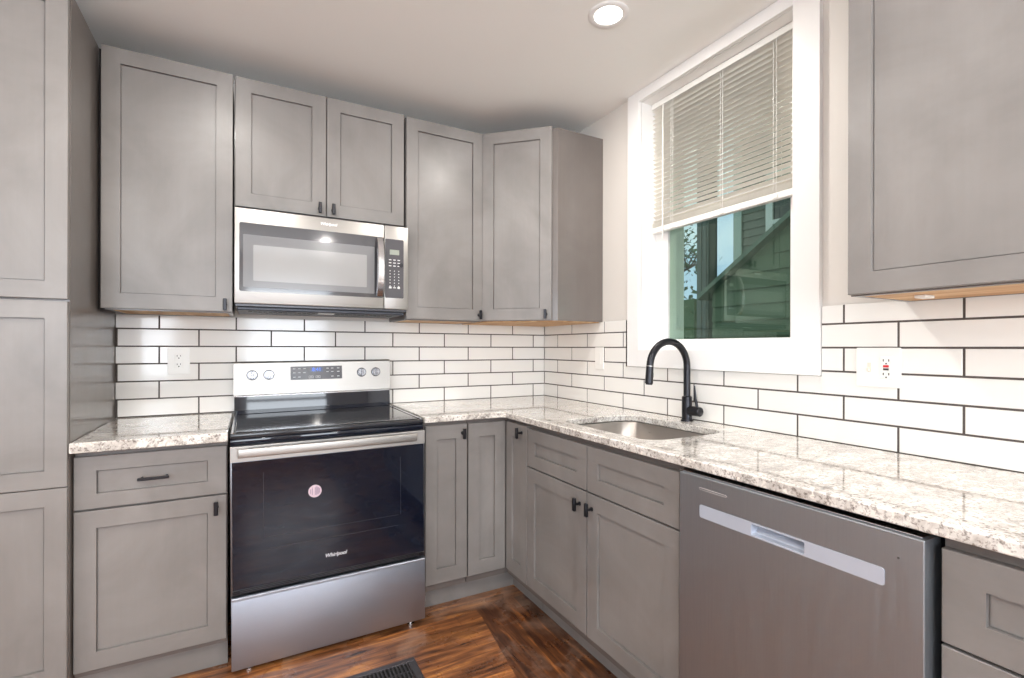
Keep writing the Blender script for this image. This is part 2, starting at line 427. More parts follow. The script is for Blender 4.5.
# along the right wall u = -y
bmt = tiles(0.009, 3.30, 0.1668, 0, [(0.8022, 1.7868, 1.134, 2.6)], lambda a, z, t: (-t - 0.0006, -a, z))
tag(obj('tile_backsplash', bmt, [TILE, GROUT]), 'white subway tile backsplash with dark grout running under the window', 'backsplash')

# ------------------------------------------------------------------ window
CX = -0.020
win = bpy.data.objects.new('window_1', None); COL.objects.link(win); win.location = (0, -1.2975, WZ0); struct(win)
win.rotation_euler = (0, 0, 0)
def wp(name, boxes, m, parent=win, bev=0.001):
    bm = bmesh.new()
    for (x0, x1, y0, y1, z0, z1) in boxes: box(bm, x0, x1, y0 + 1.2975, y1 + 1.2975, z0 - WZ0, z1 - WZ0, bev=bev)
    return obj(name, bm, m, parent)
wp('casing', [(CX, -0.0005, -1.785, WY0, 1.136, 2.514), (CX, -0.0005, WY1, -0.824, 1.136, 2.514), (CX, -0.0005, WY0, WY1, WZ1, 2.514), (CX, -0.0005, WY0, WY1, 1.136, WZ0)], TRIM)
wp('jamb', [(0.0, 0.30, WY0 - .012, WY0 + 0.001, WZ0, WZ1), (0.0, 0.30, WY1 - 0.001, WY1 + .012, WZ0, WZ1), (0.0, 0.30, WY0, WY1, WZ1 - .001, WZ1 + .012), (0.0, 0.30, WY0, WY1, WZ0 - .012, WZ0 + .001)], TRIM, bev=0)
sash = wp('sash', [(0.098, 0.135, WY1 - 0.080, WY1 - .001, WZ0 + .001, WZ1 - .001), (0.098, 0.135, WY0 + .001, WY0 + 0.080, WZ0 + .001, WZ1 - .001),
           (0.098, 0.135, WY0 + .08, WY1 - .08, WZ0 + .001, 1.272), (0.098, 0.135, WY0 + .08, WY1 - .08, 2.41, WZ1 - .001), (0.104, 0.135, WY0 + .08, WY1 - .08, 1.86, 1.90)], TRIM)
wp('pane', [(0.112, 0.116, WY0 + .078, WY1 - .078, 1.270, 2.412)], PANE, sash, bev=0)

# blind, pulled half way down
bl = thing('window_blind', 'white mini blind half lowered inside the window above the faucet', 'window blind', (0.075, -1.2975, 1.83))
YA, YB_ = -0.912 + 1.2975, -1.684 + 1.2975
def bp_(name, boxes, m=BLIND, parent=bl, bev=0.001):
    bm = bmesh.new()
    for b in boxes: box(bm, *b, bev=bev)
    return obj(name, bm, m, parent)
bp_('headrail', [(-0.015, 0.018, YB_, YA, 0.602, 0.629)], WHITEP)
for i in range(26):
    z = 0.589 - i * 0.0222
    bm = bmesh.new(); n = 4; tilt = R(-19); pts = []
    for k in range(n + 1):
        t = -1 + 2 * k / n; a = t * 0.0125; sag = 0.0022 * (1 - t * t)
        pts.append((a * math.cos(tilt) - sag * math.sin(tilt), a * math.sin(tilt) + sag * math.cos(tilt)))
    lo = [(x, zz - 0.0006) for x, zz in reversed(pts)]
    prism(bm, [(x, z + zz) for x, zz in pts] + [(x, z + zz) for x, zz in lo], YB_ + .004, YA - .004, axis='y')
    obj('slat', bm, BLIND, bl, smooth=50)
for i in range(6):
    bp_('slat', [(-0.0125, 0.0125, YB_ + .004, YA - .004, 0.0070 + i * .0038, 0.0084 + i * .0038)], bev=0)
bp_('bottom_rail', [(-0.014, 0.014, YB_ + .003, YA - .003, -0.024, 0.004)], WHITEP, bev=0.003)
for yy in (-1.055, -1.335, -1.578):
    bm = bmesh.new(); y = yy + 1.2975
    for dx in (-0.0165, 0.0165): tube(bm, [(dx, y, 0.60), (dx, y, -0.01)], 0.0010, 6)
    tube(bm, [(-0.0165, y + .012, 0.59), (-0.0165, y + .012, 0.01)], 0.0010, 6)
    box(bm, -0.019, -0.014, y - .006, y + .014, -0.020, -0.004, bev=0.001)
    obj('cord', bm, WHITEP, bl)
bm = bmesh.new(); yw = -1.000 + 1.2975
tube(bm, [(-0.022, yw, 0.60), (-0.026, yw, 0.57), (-0.027, yw, -0.04)], 0.0032, 8); tube(bm, [(-0.027, yw, -0.04), (-0.027, yw, -0.06)], [0.0038, 0.0020], 8)
obj('wand', bm, WHITEP, bl, smooth=40)

# ------------------------------------------------------------------ recessed ceiling lights
def can(x, y, label, power=12):
    t = thing('ceiling_light', label, 'ceiling light', (x, y, CEIL), group='recessed ceiling lights')
    bm = bmesh.new(); n = 40
    prof = [(0.052, -0.0015), (0.058, -0.004), (0.076, -0.0045), (0.079, -0.0005)]
    rings = [[bm.verts.new((r * math.cos(2 * math.pi * k / n), r * math.sin(2 * math.pi * k / n), z)) for k in range(n)] for r, z in prof]
    for a, b in zip(rings[:-1], rings[1:]):
        for k in range(n): bm.faces.new((a[k], a[(k + 1) % n], b[(k + 1) % n], b[k]))
    obj('trim_ring', bm, TRIM, t, smooth=60)
    bm = bmesh.new(); cyl(bm, (0, 0, -0.0025), (0, 0, -0.0005), 0.054, seg=40)
    obj('lens', bm, LENS, t)
    l = bpy.data.lights.new('lamp_glow', 'AREA'); l.shape = 'DISK'; l.size = 0.10; l.energy = power; l.color = (1.0, 0.96, 0.90)
    o = bpy.data.objects.new('lamp_glow', l); COL.objects.link(o); o.parent = t; o.location = (0, 0, -0.006)
LENS = mat('lit_lens', (1, 1, 1, 1), 0.5, 0.0, **{'Emission Color': (1.0, 0.95, 0.87, 1), 'Emission Strength': 6.0})
can(-0.515, -1.27, 'round white recessed ceiling light glowing beside the window')
for x, y in ((-1.85, -1.27), (-0.9, -2.9), (-2.4, -2.9), (-3.4, -1.6), (-0.9, -4.4), (-2.6, -4.4)):
    can(x, y, 'round recessed ceiling light behind or above the photographer')

# ------------------------------------------------------------------ cabinets
YF = -0.59     # face of base boxes; doors add 0.02
def base_box(parent, W, D=0.59, z0=0.105, z1=0.885, toe=-0.535):
    bm = bmesh.new(); box(bm, 0.001, W - 0.001, -D, -0.002, z0, z1, bev=0.0008)
    obj('body', bm, PANEL, parent)
    if toe: bxo('toe_kick', (0.001, W - 0.001, toe, toe + 0.02, 0.001, z0 - 0.001), CABH, parent)

# left base
c1_ = thing('base_cabinet', 'grey base cabinet with one drawer over one door, left of the range', 'cabinet', (-2.2495, 0, 0), group='grey base cabinets')
base_box(c1_, 0.4495, z1=0.876, toe=-0.552)
front('drawer', c1_, 0.002, 0.4455, 0.678, 0.857, YF, handle='pull', st=0.060, st_v=0.050)
front('door', c1_, 0.002, 0.4455, 0.128, 0.671, YF, handle=0.412, hz=0.630)
# narrow base right of the range
c2_ = thing('base_cabinet', 'narrow grey base cabinet with one full-height door, right of the range', 'cabinet', (-1.032, 0, 0), group='grey base cabinets')
base_box(c2_, 0.217, toe=None)
front('door', c2_, 0.009, 0.214, 0.140, 0.870, YF, handle=0.190, hz=0.826, st=0.055, st_v=0.066)
# corner base with bifold doors
c3_ = thing('base_cabinet', 'grey corner base cabinet with two doors meeting at the inside corner', 'cabinet', (0, 0, 0), group='grey base cabinets')
bm = bmesh.new()
prism(bm, [(-0.813, -0.002), (-0.002, -0.002), (-0.002, -0.815), (-0.59, -0.815), (-0.59, -0.59), (-0.813, -0.59)], 0.105, 0.885)
obj('body', bm, PANEL, c3_)
bm = bmesh.new(); prism(bm, [(-1.030, -0.508), (-0.502, -0.508), (-0.502, -0.815), (-0.522, -0.815), (-0.522, -0.528), (-1.030, -0.528)], 0.001, 0.104)
obj('toe_kick', bm, CABH, c3_)
front('door', c3_, -0.811, -0.6125, 0.140, 0.868, YF, st=0.058, st_v=0.066)
d = obj('door', shaker(0.6125, 0.8135, 0.140, 0.868, YF, st=0.058, st_v=0.066), [CAB, CABH], c3_, rot=(0, 0, R(-90)))
knob(d, 0.738+0.03, 0.832, YF - 0.02)
# sink base
RZ = R(-90)
c4_ = thing('base_cabinet', 'wide grey sink base cabinet with two false drawers over two doors', 'cabinet', (0, -0.817, 0), RZ, group='grey base cabinets')
bm = bmesh.new(); box(bm, 0.001, 0.900, -0.59, -0.570, 0.105, 0.885); box(bm, 0.001, 0.02, -0.569, -0.002, 0.105, 0.885); box(bm, 0.881, 0.900, -0.569, -0.002, 0.105, 0.885)
box(bm, 0.02, 0.881, -0.569, -0.002, 0.105, 0.125)
obj('body', bm, PANEL, c4_)
bxo('toe_kick', (0.001, 0.900, -0.522, -0.502, 0.001, 0.104), CABH, c4_)
for a, b, hx in ((0.003, 0.445, 0.405), (0.451, 0.898, 0.480)):
    front('drawer', c4_, a, b, 0.690, 0.861, YF, st=0.062, st_v=0.056)
    front('door', c4_, a, b, 0.142, 0.684, YF, handle=hx, hz=0.630)
# drawer base right of dishwasher
c5_ = thing('base_cabinet', 'grey drawer base cabinet right of the dishwasher, cut by the photo edge', 'cabinet', (0, -2.334, 0), RZ, group='grey base cabinets')
base_box(c5_, 0.86, toe=-0.522)
for z0, z1 in ((0.690, 0.862), (0.418, 0.684), (0.142, 0.412)):
    front('drawer', c5_, 0.003, 0.857, z0, z1, YF, handle='pull', st=0.062, st_v=0.056)

# uppers along the back wall
def upper_box(parent, W, D=0.31, z0=0.0, z1=1.02):
    bm = bmesh.new(); t = 0.018
    box(bm, 0.001, t, -D, -0.002, z0, z1); box(bm, W - t, W - 0.001, -D, -0.002, z0, z1)
    box(bm, t, W - t, -D, -0.002, z1 - t, z1); box(bm, t, W - t, -D, -D + t, z0, z0 + 0.05); box(bm, t, W - t, -0.02, -0.002, z0, z1 - t)
    box(bm, t, W - t, -D, -D + 0.012, z0 + .05, z1 - t)
    obj('body', bm, PANEL, parent)
    bm = bmesh.new(); box(bm, t + .001, W - t - .001, -D + 0.019, -0.021, z0 + 0.010, z0 + 0.016); box(bm, t + .001, W - t - .001, -D + .02, -0.022, z0 + 0.001, z0 + 0.009)
    obj('bottom_panel', bm, PLY, parent)
u1 = thing('wall_cabinet', 'tall grey wall cabinet with one wide door, left of the microwave', 'cabinet', (-2.228, 0, 1.376), group='grey wall cabinets')
upper_box(u1, 0.436)
front('door', u1, -0.008, 0.435, 0.005, 1.026, -0.31, handle=0.408, hz=0.034)
bm = bmesh.new(); box(bm, -0.0195, 0.0, -0.300, -0.28, 0.0, 1.02); obj('gap_shade_strip', bm, DARK, u1)  # dark strip added as painted shade in the gap beside the pantry
u2 = thing('wall_cabinet', 'short grey two-door wall cabinet above the microwave', 'cabinet', (-1.788, 0, 1.836), group='grey wall cabinets')
upper_box(u2, 0.748, z1=0.56)
front('door', u2, 0.005, 0.373, 0.004, 0.564, -0.31, handle=0.345, hz=0.036)
front('door', u2, 0.377, 0.742, 0.004, 0.564, -0.31, handle=0.404, hz=0.036)
u3 = thing('wall_cabinet', 'narrow grey wall cabinet with one door, right of the microwave', 'cabinet', (-1.036, 0, 1.370), group='grey wall cabinets')
upper_box(u3, 0.420, z1=1.026)
front('door', u3, 0.003, 0.430, 0.005, 1.026, -0.31, handle=0.405, hz=0.036)
# diagonal corner cabinet
u4 = thing('wall_cabinet', 'diagonal grey corner wall cabinet left of the window, dark side panel showing', 'cabinet', (0, 0, 1.370), group='grey wall cabinets')
A, B = (-0.602, -0.314), (-0.300, -0.604)
bm = bmesh.new(); prism(bm, [(-0.614, -0.002), (-0.002, -0.002), (-0.002, B[1]), B, A, (-0.614, -0.31)], 0.004, 1.02)
obj('body', bm, PANEL, u4)
bm = bmesh.new(); prism(bm, [(-0.600, -0.016), (-0.016, -0.016), (-0.016, -0.590), (-0.306, -0.590), (-0.592, -0.31)], -0.002, 0.0035)
obj('bottom_panel', bm, PLY, u4)
du = Vector((B[0] - A[0], B[1] - A[1], 0)); ang = math.atan2(du.y, du.x)
d = obj('door', shaker(0.006, 0.388, 0.006, 1.024, -0.001, st=0.062), [CAB, CABH], u4, loc=(A[0], A[1], 0), rot=(0, 0, ang))
knob(d, 0.360, 0.036, -0.021)
# right upper cabinet, near the camera
u5 = thing('wall_cabinet', 'grey wall cabinet right of the window, cut by the photo edge', 'cabinet', (0, -2.028, 1.369), RZ, group='grey wall cabinets')
upper_box(u5, 0.76, D=0.305, z1=1.026)
front('door', u5, 0.002, 0.758, 0.004, 1.03, -0.305, st=0.055)
bm = bmesh.new(); box(bm, 0.10, 0.125, -0.20, -0.15, 0.001 - 0.008, 0.0005, bev=0.001); obj('clip', bm, WHITEP, u5)

# tall pantry at left
tp = thing('pantry_cabinet', 'full-height grey pantry cabinet with stacked doors at the left edge', 'cabinet', (-2.866, 0, 0))
bm = bmesh.new(); box(bm, 0, 0.615, -0.632, -0.002, 0.105, 2.405, bev=0.0008); obj('body', bm, PANEL, tp)
bxo('toe_kick', (0.001, 0.614, -0.56, -0.54, 0.001, 0.104), CABH, tp)
for z0, z1 in ((1.385, 2.402), (0.772, 1.378), (0.128, 0.769)):
    front('door', tp, 0.003, 0.6130, z0, z1, -0.633, st=0.056)

# ------------------------------------------------------------------ countertops
def bevel_mod(o, w_):
    m = o.modifiers.new('edge', 'BEVEL'); m.width = w_; m.segments = 3; m.limit_method = 'ANGLE'; m.angle_limit = R(50)
bm = bmesh.new(); prism(bm, [(-2.2495, -0.010), (-1.799, -0.010), (-1.799, -0.655), (-2.2495, -0.655)], 0.8775, 0.9125)
cl = tag(obj('countertop', bm, GRAN), 'short speckled granite countertop left of the range', 'countertop'); bevel_mod(cl, 0.004)
SX0, SX1, SY0, SY1 = -0.546, -0.142, -1.525, -0.980
outer = [(-1.0335, -0.010), (-0.010, -0.010), (-0.010, -3.19), (-0.630, -3.19), (-0.630, -0.642), (-0.642, -0.630), (-1.0335, -0.630)]
hole = rrect(SX0, SX1, SY0, SY1, 0.085, 8)
def slab(outer, hole, z0, z1):
    bm = bmesh.new()
    def loop(pts): 
        vs = [bm.verts.new((x, y, z1)) for x, y in pts]; return [bm.edges.new((vs[i], vs[(i + 1) % len(vs)])) for i in range(len(vs))]
    es = loop(outer) + loop(hole)
    bmesh.ops.triangle_fill(bm, edges=es, use_beauty=True)
    r = bmesh.ops.extrude_face_region(bm, geom=bm.faces[:])
    for v in [g for g in r['geom'] if isinstance(g, bmesh.types.BMVert)]: v.co.z = z0
    bmesh.ops.recalc_face_normals(bm, faces=bm.faces[:]); return bm
cr_ = tag(obj('countertop', slab(outer, hole, 0.8875, 0.9150), GRAN, smooth=30), 'long L-shaped speckled granite countertop with the sink cut into it', 'countertop'); bevel_mod(cr_, 0.004)

# sink
sk = thing('kitchen_sink', 'stainless undermount sink set in the granite below the faucet', 'sink', ((SX0 + SX1) / 2, (SY0 + SY1) / 2, 0.68))
hx, hy = (SX1 - SX0) / 2, (SY1 - SY0) / 2
bm = bmesh.new(); rings = []
for (g, z, r) in ((0.022, 0.2065, 0.10), (0.004, 0.2065, 0.087), (0.001, 0.203, 0.085), (-0.004, 0.05, 0.08), (-0.012, 0.025, 0.072), (-0.03, 0.008, 0.055), (-0.06, 0.001, 0.03), (-0.15, -0.002, 0.02)):
    rings.append([bm.verts.new((x, y, z)) for x, y in rrect(-hx - g, hx + g, -hy - g, hy + g, r, 8)])
for a, b in zip(rings[:-1], rings[1:]):
    n = len(a)
    for i in range(n): bm.faces.new((a[i], a[(i + 1) % n], b[(i + 1) % n], b[i]))
bm.faces.new(rings[-1])
bmesh.ops.recalc_face_normals(bm, faces=bm.faces[:])
for f in bm.faces: f.normal_flip()
o = obj('basin', bm, SINKM, sk, smooth=50)
bm = bmesh.new(); cyl(bm, (0, 0, -0.001), (0, 0, 0.003), 0.045, 0.040, 24); cyl(bm, (0, 0, 0.003), (0, 0, 0.006), 0.012, seg=16); obj('drain', bm, CHROME, sk, smooth=40)

# faucet
fa = thing('kitchen_faucet', 'matte black gooseneck pull-down faucet behind the sink', 'faucet', (-0.064, -1.254, 0.9150))
bm = bmesh.new(); cyl(bm, (0, 0, 0), (0, 0, 0.006), 0.026, seg=28); cyl(bm, (0, 0, 0.006), (0, 0, 0.104), 0.0212, seg=28); cyl(bm, (0, 0, 0.104), (0, 0, 0.108), 0.0212, 0.0155, seg=28)
obj('body', bm, BLACK, fa, smooth=40)
bm = bmesh.new(); rad = 0.108; z0 = 0.342 - rad; pts = [(0, 0, 0.106), (0, 0, z0 * .6 + .04)]
for k in range(0, 25):
    a = R(176 * k / 24); pts.append((-rad + rad * math.cos(a), 0, z0 + rad * math.sin(a)))
tube(bm, pts, 0.0145, 18); obj('spout', bm, BLACK, fa, smooth=40)
e = Vector(pts[-1]); dv = Vector((-math.sin(R(176)) * 1, 0, math.cos(R(176)))).normalized()
bm = bmesh.new(); cyl(bm, e, e + dv * 0.003, 0.0160, seg=20); obj('collar', bm, STEELW, fa, smooth=40)
bm = bmesh.new(); cyl(bm, e + dv * 0.003, e + dv * 0.072, 0.0150, 0.0165, seg=22); cyl(bm, e + dv * 0.072, e + dv * 0.078, 0.0150, 0.013, seg=22)
box(bm, e.x + 0.006, e.x + .017, -0.006, 0.006, e.z - 0.050, e.z - 0.028, bev=0.002)
obj('spray_head', bm, BLACK, fa, smooth=40)
bm = bmesh.new(); cyl(bm, (0, -0.015, 0.046), (0, -0.070, 0.046), 0.0200, seg=24); cyl(bm, (0, -0.070, 0.046), (0, -0.073, 0.046), 0.0200, 0.017, seg=24)
h = obj('handle', bm, BLACK, fa, smooth=40)
bm = bmesh.new(); tube(bm, [(0, -0.055, 0.06), (0.0, -0.046, 0.10), (0.0, -0.040, 0.155)], [0.006, 0.0052, 0.0032], 10); obj('lever', bm, BLACK, h, smooth=40)

# ------------------------------------------------------------------ range
rg = thing('kitchen_range', 'stainless freestanding electric range with black glass oven door', 'range', (-1.7865, 0.030, 0.0))
rg.rotation_euler = (0, R(-0.42), 0)
W = 0.750
bm = bmesh.new(); box(bm, 0.004, W - 0.004, -0.6425, -0.045, 0.030, 0.881, bev=0.002); obj('body', bm, BENAM, rg)
# cooktop: black glass with a frame
bm = bmesh.new(); box(bm, 0.0, W, -0.668, -0.095, 0.882, 0.901, bev=0.003, seg=2); obj('cooktop_frame', bm, BENAM, rg, smooth=40)
bm = bmesh.new(); box(bm, 0.018, W - 0.018, -0.645, -0.110, 0.9015, 0.9050, bev=0.001); ck = obj('cooktop_glass', bm, mat('cooktop_glass', lin(44, 44, 46), 0.09, 0.0, **{'Specular IOR Level': 0.8}), rg)
for x in (0.002, W - 0.012): bxo('side_trim', (x, x + 0.010, -0.655, -0.10, 0.9012, 0.9060), CHROME, rg, 0.001)
# front bezel of the cooktop
bm = bmesh.new(); box(bm, 0.0, W, -0.672, -0.643, 0.859, 0.8815, bev=0.004, seg=2); obj('front_bezel', bm, BGLASS, rg, smooth=40)
KNOBM = steel('dark_steel_knob', lin(150, 150, 154), 0.25)
# back console
bm = bmesh.new(); prism(bm, [(-0.094, 0.882), (-0.094, 0.925), (-0.088, 0.990), (-0.045, 0.990), (-0.045, 0.882)], 0.003, W - 0.003, axis='x'); obj('backguard', bm, BGLASS, rg)
bm = bmesh.new(); prism(bm, [(-0.098, 0.998), (-0.084, 1.150), (-0.078, 1.158), (-0.045, 1.158), (-0.045, 0.9905), (-0.094, 0.9905)], 0.0, W, axis='x')
con = obj('console', bm, STEELW, rg)
tl = math.atan2(0.014, 0.152)
def cy(z): return -0.098 + (z - 0.998) * 0.014 / 0.152
bm = bmesh.new(); box(bm, 0.0, W, -0.096, -0.086, 0.9895, 0.9945); obj('console_trim', bm, CHROME, rg)
for xx in (0.079, 0.152, 0.597, 0.672):
    bm = bmesh.new(); y = cy(1.092)
    cyl(bm, (xx, y, 1.092), (xx, y - 0.002, 1.0921), 0.0245, 0.0245, 28, mi=1); cyl(bm, (xx, y - 0.002, 1.0921), (xx, y - 0.006, 1.0925), 0.0215, 0.021, 28); cyl(bm, (xx, y - 0.006, 1.0925), (xx, y - 0.022, 1.094), 0.019, 0.017, 28)
    box(bm, xx - 0.0055, xx + 0.0055, y - 0.030, y - 0.020, 1.074, 1.114, bev=0.002)
    obj('knob', bm, [KNOBM, BLACK], con, smooth=40)
dsp = bpy.data.objects.new('x', None); bpy.data.objects.remove(dsp)
bm = bmesh.new(); box(bm, 0.249, 0.497, -0.0012, 0.0006, -0.034, 0.034); dsp = obj('display_panel', bm, GREYG, con, loc=(0, cy(1.096), 1.096), rot=(-tl, 0, 0))
GREYP = mat('charcoal_panel', lin(76, 74, 78), 0.25); dsp.data.materials.clear(); dsp.data.materials.append(GREYP)
bm = bmesh.new(); box(bm, 0.342, 0.402, -0.0018, -0.0013, 0.004, 0.028); obj('screen', bm, mat('navy_screen', lin(58, 70, 110), 0.2), dsp)
text('digits', '12:34'.replace('12:34', '8:41'), 0.026, BLUED, dsp, (0.372, -0.0022, 0.016), (R(90), 0, 0), ext=0.0002)
bm = bmesh.new()
for (x, z) in ((.267, .022), (.290, .022), (.314, .022), (.267, .002), (.290, .002), (.314, .002), (.267, -.02), (.290, -.02), (.425, .022), (.448, .022), (.478, .022), (.425, .004), (.448, .004), (.478, .004), (.448, -.020), (.478, -.020)):
    box(bm, x - .006, x + .006, -0.0017, -0.0013, z - .0015, z + .0015)
for x in (.345, .378):
    box(bm, x - .011, x + .011, -0.0017, -0.0013, -0.016, -0.0145); box(bm, x - .011, x + .011, -0.0017, -0.0013, -0.027, -0.0255)
    box(bm, x - .011, x - .0095, -0.0017, -0.0013, -0.027, -0.0145); box(bm, x + .0095, x + .011, -0.0017, -0.0013, -0.027, -0.0145); box(bm, x - .005, x + .005, -0.0017, -0.0013, -0.022, -0.0195)
obj('key_print', bm, PRINT, dsp)
# oven door
dr = bpy.data.objects.new('oven_door', None)
bm = bmesh.new(); box(bm, 0.0, W, -0.684, -0.643, 0.300, 0.857, bev=0.003, seg=2)
dr = obj('oven_door', bm, mat('door_edge_grey', lin(120, 120, 124), 0.3, 0.8), rg, smooth=40)
bm = bmesh.new(); box(bm, 0.006, W - 0.006, -0.6865, -0.6842, 0.320, 0.797, bev=0.001); gls = obj('door_glass', bm, BGLASS, dr)
bm = bmesh.new(); box(bm, 0.0, W, -0.6880, -0.6842, 0.7985, 0.856, bev=0.001); obj('door_top_band', bm, STEELW, dr)
bm = bmesh.new(); box(bm, 0.026, W - 0.046, -0.726, -0.716, 0.819, 0.852, bev=0.004, seg=3)
for x in (0.045, W - 0.060): box(bm, x - 0.018, x + 0.018, -0.717, -0.6882, 0.826, 0.847, bev=0.002)
obj('handle', bm, STEELW, dr, smooth=40)
bm = bmesh.new()
for z in (0.3025, 0.3085, 0.3145): box(bm, 0.012, W - 0.012, -0.6870, -0.6842, z, z + 0.002)
box(bm, 0.006, 0.03, -0.688, -0.6842, 0.301, 0.314); box(bm, W - .03, W - 0.006, -0.688, -0.6842, 0.301, 0.314)
obj('vent_strip', bm, BLACK, dr)
# inner window frame seen through the glass as thin lines
bm = bmesh.new()
for z in (0.455, 0.500): box(bm, 0.12, W - 0.12, -0.6868, -0.6866, z, z + 0.0012)
for x in (0.11, W - 0.11): box(bm, x, x + .0012, -0.6868, -0.6866, 0.50, 0.75)
obj('window_line', bm, mat('faint_line', lin(58, 58, 62), 0.3), gls)
text('logo', 'Whirlpool', 0.020, mat('silver_print', lin(200, 200, 204), 0.35), gls, (0.372, -0.6870, 0.384), (R(90), R(0), 0), shear=0.25, bold=0.0006)
stk = bpy.data.meshes.new('x'); bpy.data.meshes.remove(stk)
bm = bmesh.new(); cyl(bm, (0.294, -0.6866, 0.652), (0.294, -0.6870, 0.652), 0.025, seg=32); st_ = obj('sticker', bm, PINK, gls)
bm = bmesh.new()
for x, h_ in ((-.016, .018), (-.010, .028), (.001, .030), (.005, .032), (.009, .028), (.013, .026), (.017, .018)):
    zz = -h_ / 2
    while zz < h_ / 2: box(bm, .294 + x - .0011, .294 + x + .0011, -0.6873, -0.6870, .652 + zz, .652 + zz + .0028); zz += .0038
obj('sticker_print', bm, MAUVE, st_)
# storage drawer and feet
bm = bmesh.new(); box(bm, 0.001, W - 0.001, -0.686, -0.643, 0.018, 0.291, bev=0.003, seg=2); dw = obj('storage_drawer', bm, STEEL, rg, smooth=40)
bm = bmesh.new(); box(bm, 0.003, W - 0.003, -0.694, -0.6862, 0.280, 0.2905, bev=0.002); obj('drawer_lip', bm, STEEL, dw)
for x, y in ((0.06, -0.655), (W - 0.06, -0.655), (0.06, -0.10), (W - 0.06, -0.10)):
    zf = -x * math.tan(R(0.42)) + 0.0008; bm = bmesh.new(); cyl(bm, (x, y, zf), (x, y, zf + 0.007), 0.018, seg=18); cyl(bm, (x, y, zf + 0.007), (x, y, 0.0295), 0.007, seg=12); obj('foot', bm, CHROME, rg, smooth=40)

# ------------------------------------------------------------------ microwave
mw = thing('microwave_oven', 'stainless over-the-range microwave above the range', 'microwave', (-1.785, 0, 1.400))
W = 0.742; X = 0.624       # door/control split
bm = bmesh.new(); box(bm, 0.002, W - 0.002, -0.372, -0.003, 0.004, 0.4180, bev=0.002); obj('body', bm, mat('painted_grey_case', lin(92, 92, 96), 0.35, 0.5), mw)
bm = bmesh.new(); box(bm, 0.010, W - 0.012, -0.365, -0.06, -0.012, 0.0035, bev=0.003)
bot = obj('bottom_plate', bm, mat('dark_grey_underside', lin(56, 58, 66), 0.4, 0.3), mw)
for x0, x1 in ((0.05, 0.33), (0.42, 0.69)):
    bm = bmesh.new()
    for k in range(14): box(bm, x0 + k * (x1 - x0) / 14 + .002, x0 + (k + 1) * (x1 - x0) / 14 - .003, -0.30, -0.12, -0.0150, -0.0122)
    obj('grease_filter', bm, VENT, bot)
bm = bmesh.new(); box(bm, 0.34, 0.41, -0.33, -0.28, -0.0145, -0.0122); obj('cooktop_lamp', bm, WHITEP, bot)
bm = bmesh.new(); box(bm, 0.0, X - 0.001, -0.400, -0.373, 0.0145, 0.4165, bev=0.004, seg=2); md = obj('door', bm, STEELW, mw, smooth=40)
bm = bmesh.new(); prism(bm, rrect(0.018, X - 0.003, 0.066, 0.356, 0.008, 4), -0.4018, -0.4002, axis='y'); mg = obj('door_glass', bm, GREYG, md)
bm = bmesh.new()
prism(bm, rrect(0.032, 0.578, 0.084, 0.306, 0.004, 3), -0.4024, -0.4018, axis='y'); obj('window_frame', bm, MWFR, mg)
bm = bmesh.new(); prism(bm, rrect(0.070, 0.542, 0.112, 0.264, 0.004, 3), -0.4030, -0.4024, axis='y'); obj('window', bm, MWIN, mg)
bm = bmesh.new(); n = 16; rows = []
for k in range(n + 1):
    t = k / n; z = 0.072 + t * 0.276; bow = 0.012 + 0.034 * math.sin(math.pi * t) ** 0.6
    rows.append([(0.583, -0.4035 - bow + 0.012, z), (0.587, -0.4035 - bow, z), (0.613, -0.4035 - bow, z), (0.617, -0.4035 - bow + 0.012, z)])
V = [[bm.verts.new(p) for p in r_] for r_ in rows]
for a, b in zip(V[:-1], V[1:]):
    for k in range(4): bm.faces.new((a[k], a[(k + 1) % 4], b[(k + 1) % 4], b[k]))
bm.faces.new(V[0]); bm.faces.new(V[-1]); bmesh.ops.recalc_face_normals(bm, faces=bm.faces[:])
for z in (0.082, 0.338): box(bm, 0.590, 0.610, -0.4100, -0.4019, z - .006, z + .006)
obj('handle', bm, CHROME, md, smooth=50)
text('logo', 'Whirlpool', 0.017, mat('chrome_logo', lin(245, 245, 245), 0.3), md, (0.372, -0.4006, 0.388), (R(90), 0, 0), shear=0.25, bold=0.0006)
bm = bmesh.new(); box(bm, X + 0.001, W, -0.400, -0.373, 0.0145, 0.4165, bev=0.004, seg=2); mp_ = obj('control_panel', bm, STEELW, mw, smooth=40)
bm = bmesh.new(); prism(bm, rrect(X + 0.004, 0.718, 0.068, 0.352, 0.006, 4), -0.4018, -0.4002, axis='y'); kp = obj('keypad', bm, GREYP, mp_)
bm = bmesh.new(); box(bm, 0.650, 0.696, -0.4024, -0.4018, 0.277, 0.301); obj('display', bm, LCD, kp)
bm = bmesh.new()
for j in range(9):
    for i in range(3):
        z = 0.252 - j * 0.0145 - (0.01 if j > 2 else 0); x = 0.652 + i * 0.021; wd = .006 if j < 3 else .002
        box(bm, x - wd, x + wd, -0.4022, -0.4018, z - .002, z + .002)
for x in (0.653, 0.694): box(bm, x - .006, x + .006, -0.4022, -0.4018, 0.114, 0.123)
box(bm, 0.667, 0.680, -0.4022, -0.4018, 0.116, 0.120)
obj('key_print', bm, PRINT, kp)
bm = bmesh.new(); cyl(bm, (0.706, -0.4018, 0.228), (0.706, -0.4030, 0.228), 0.011, seg=20); obj('round_button', bm, BLACK, kp)

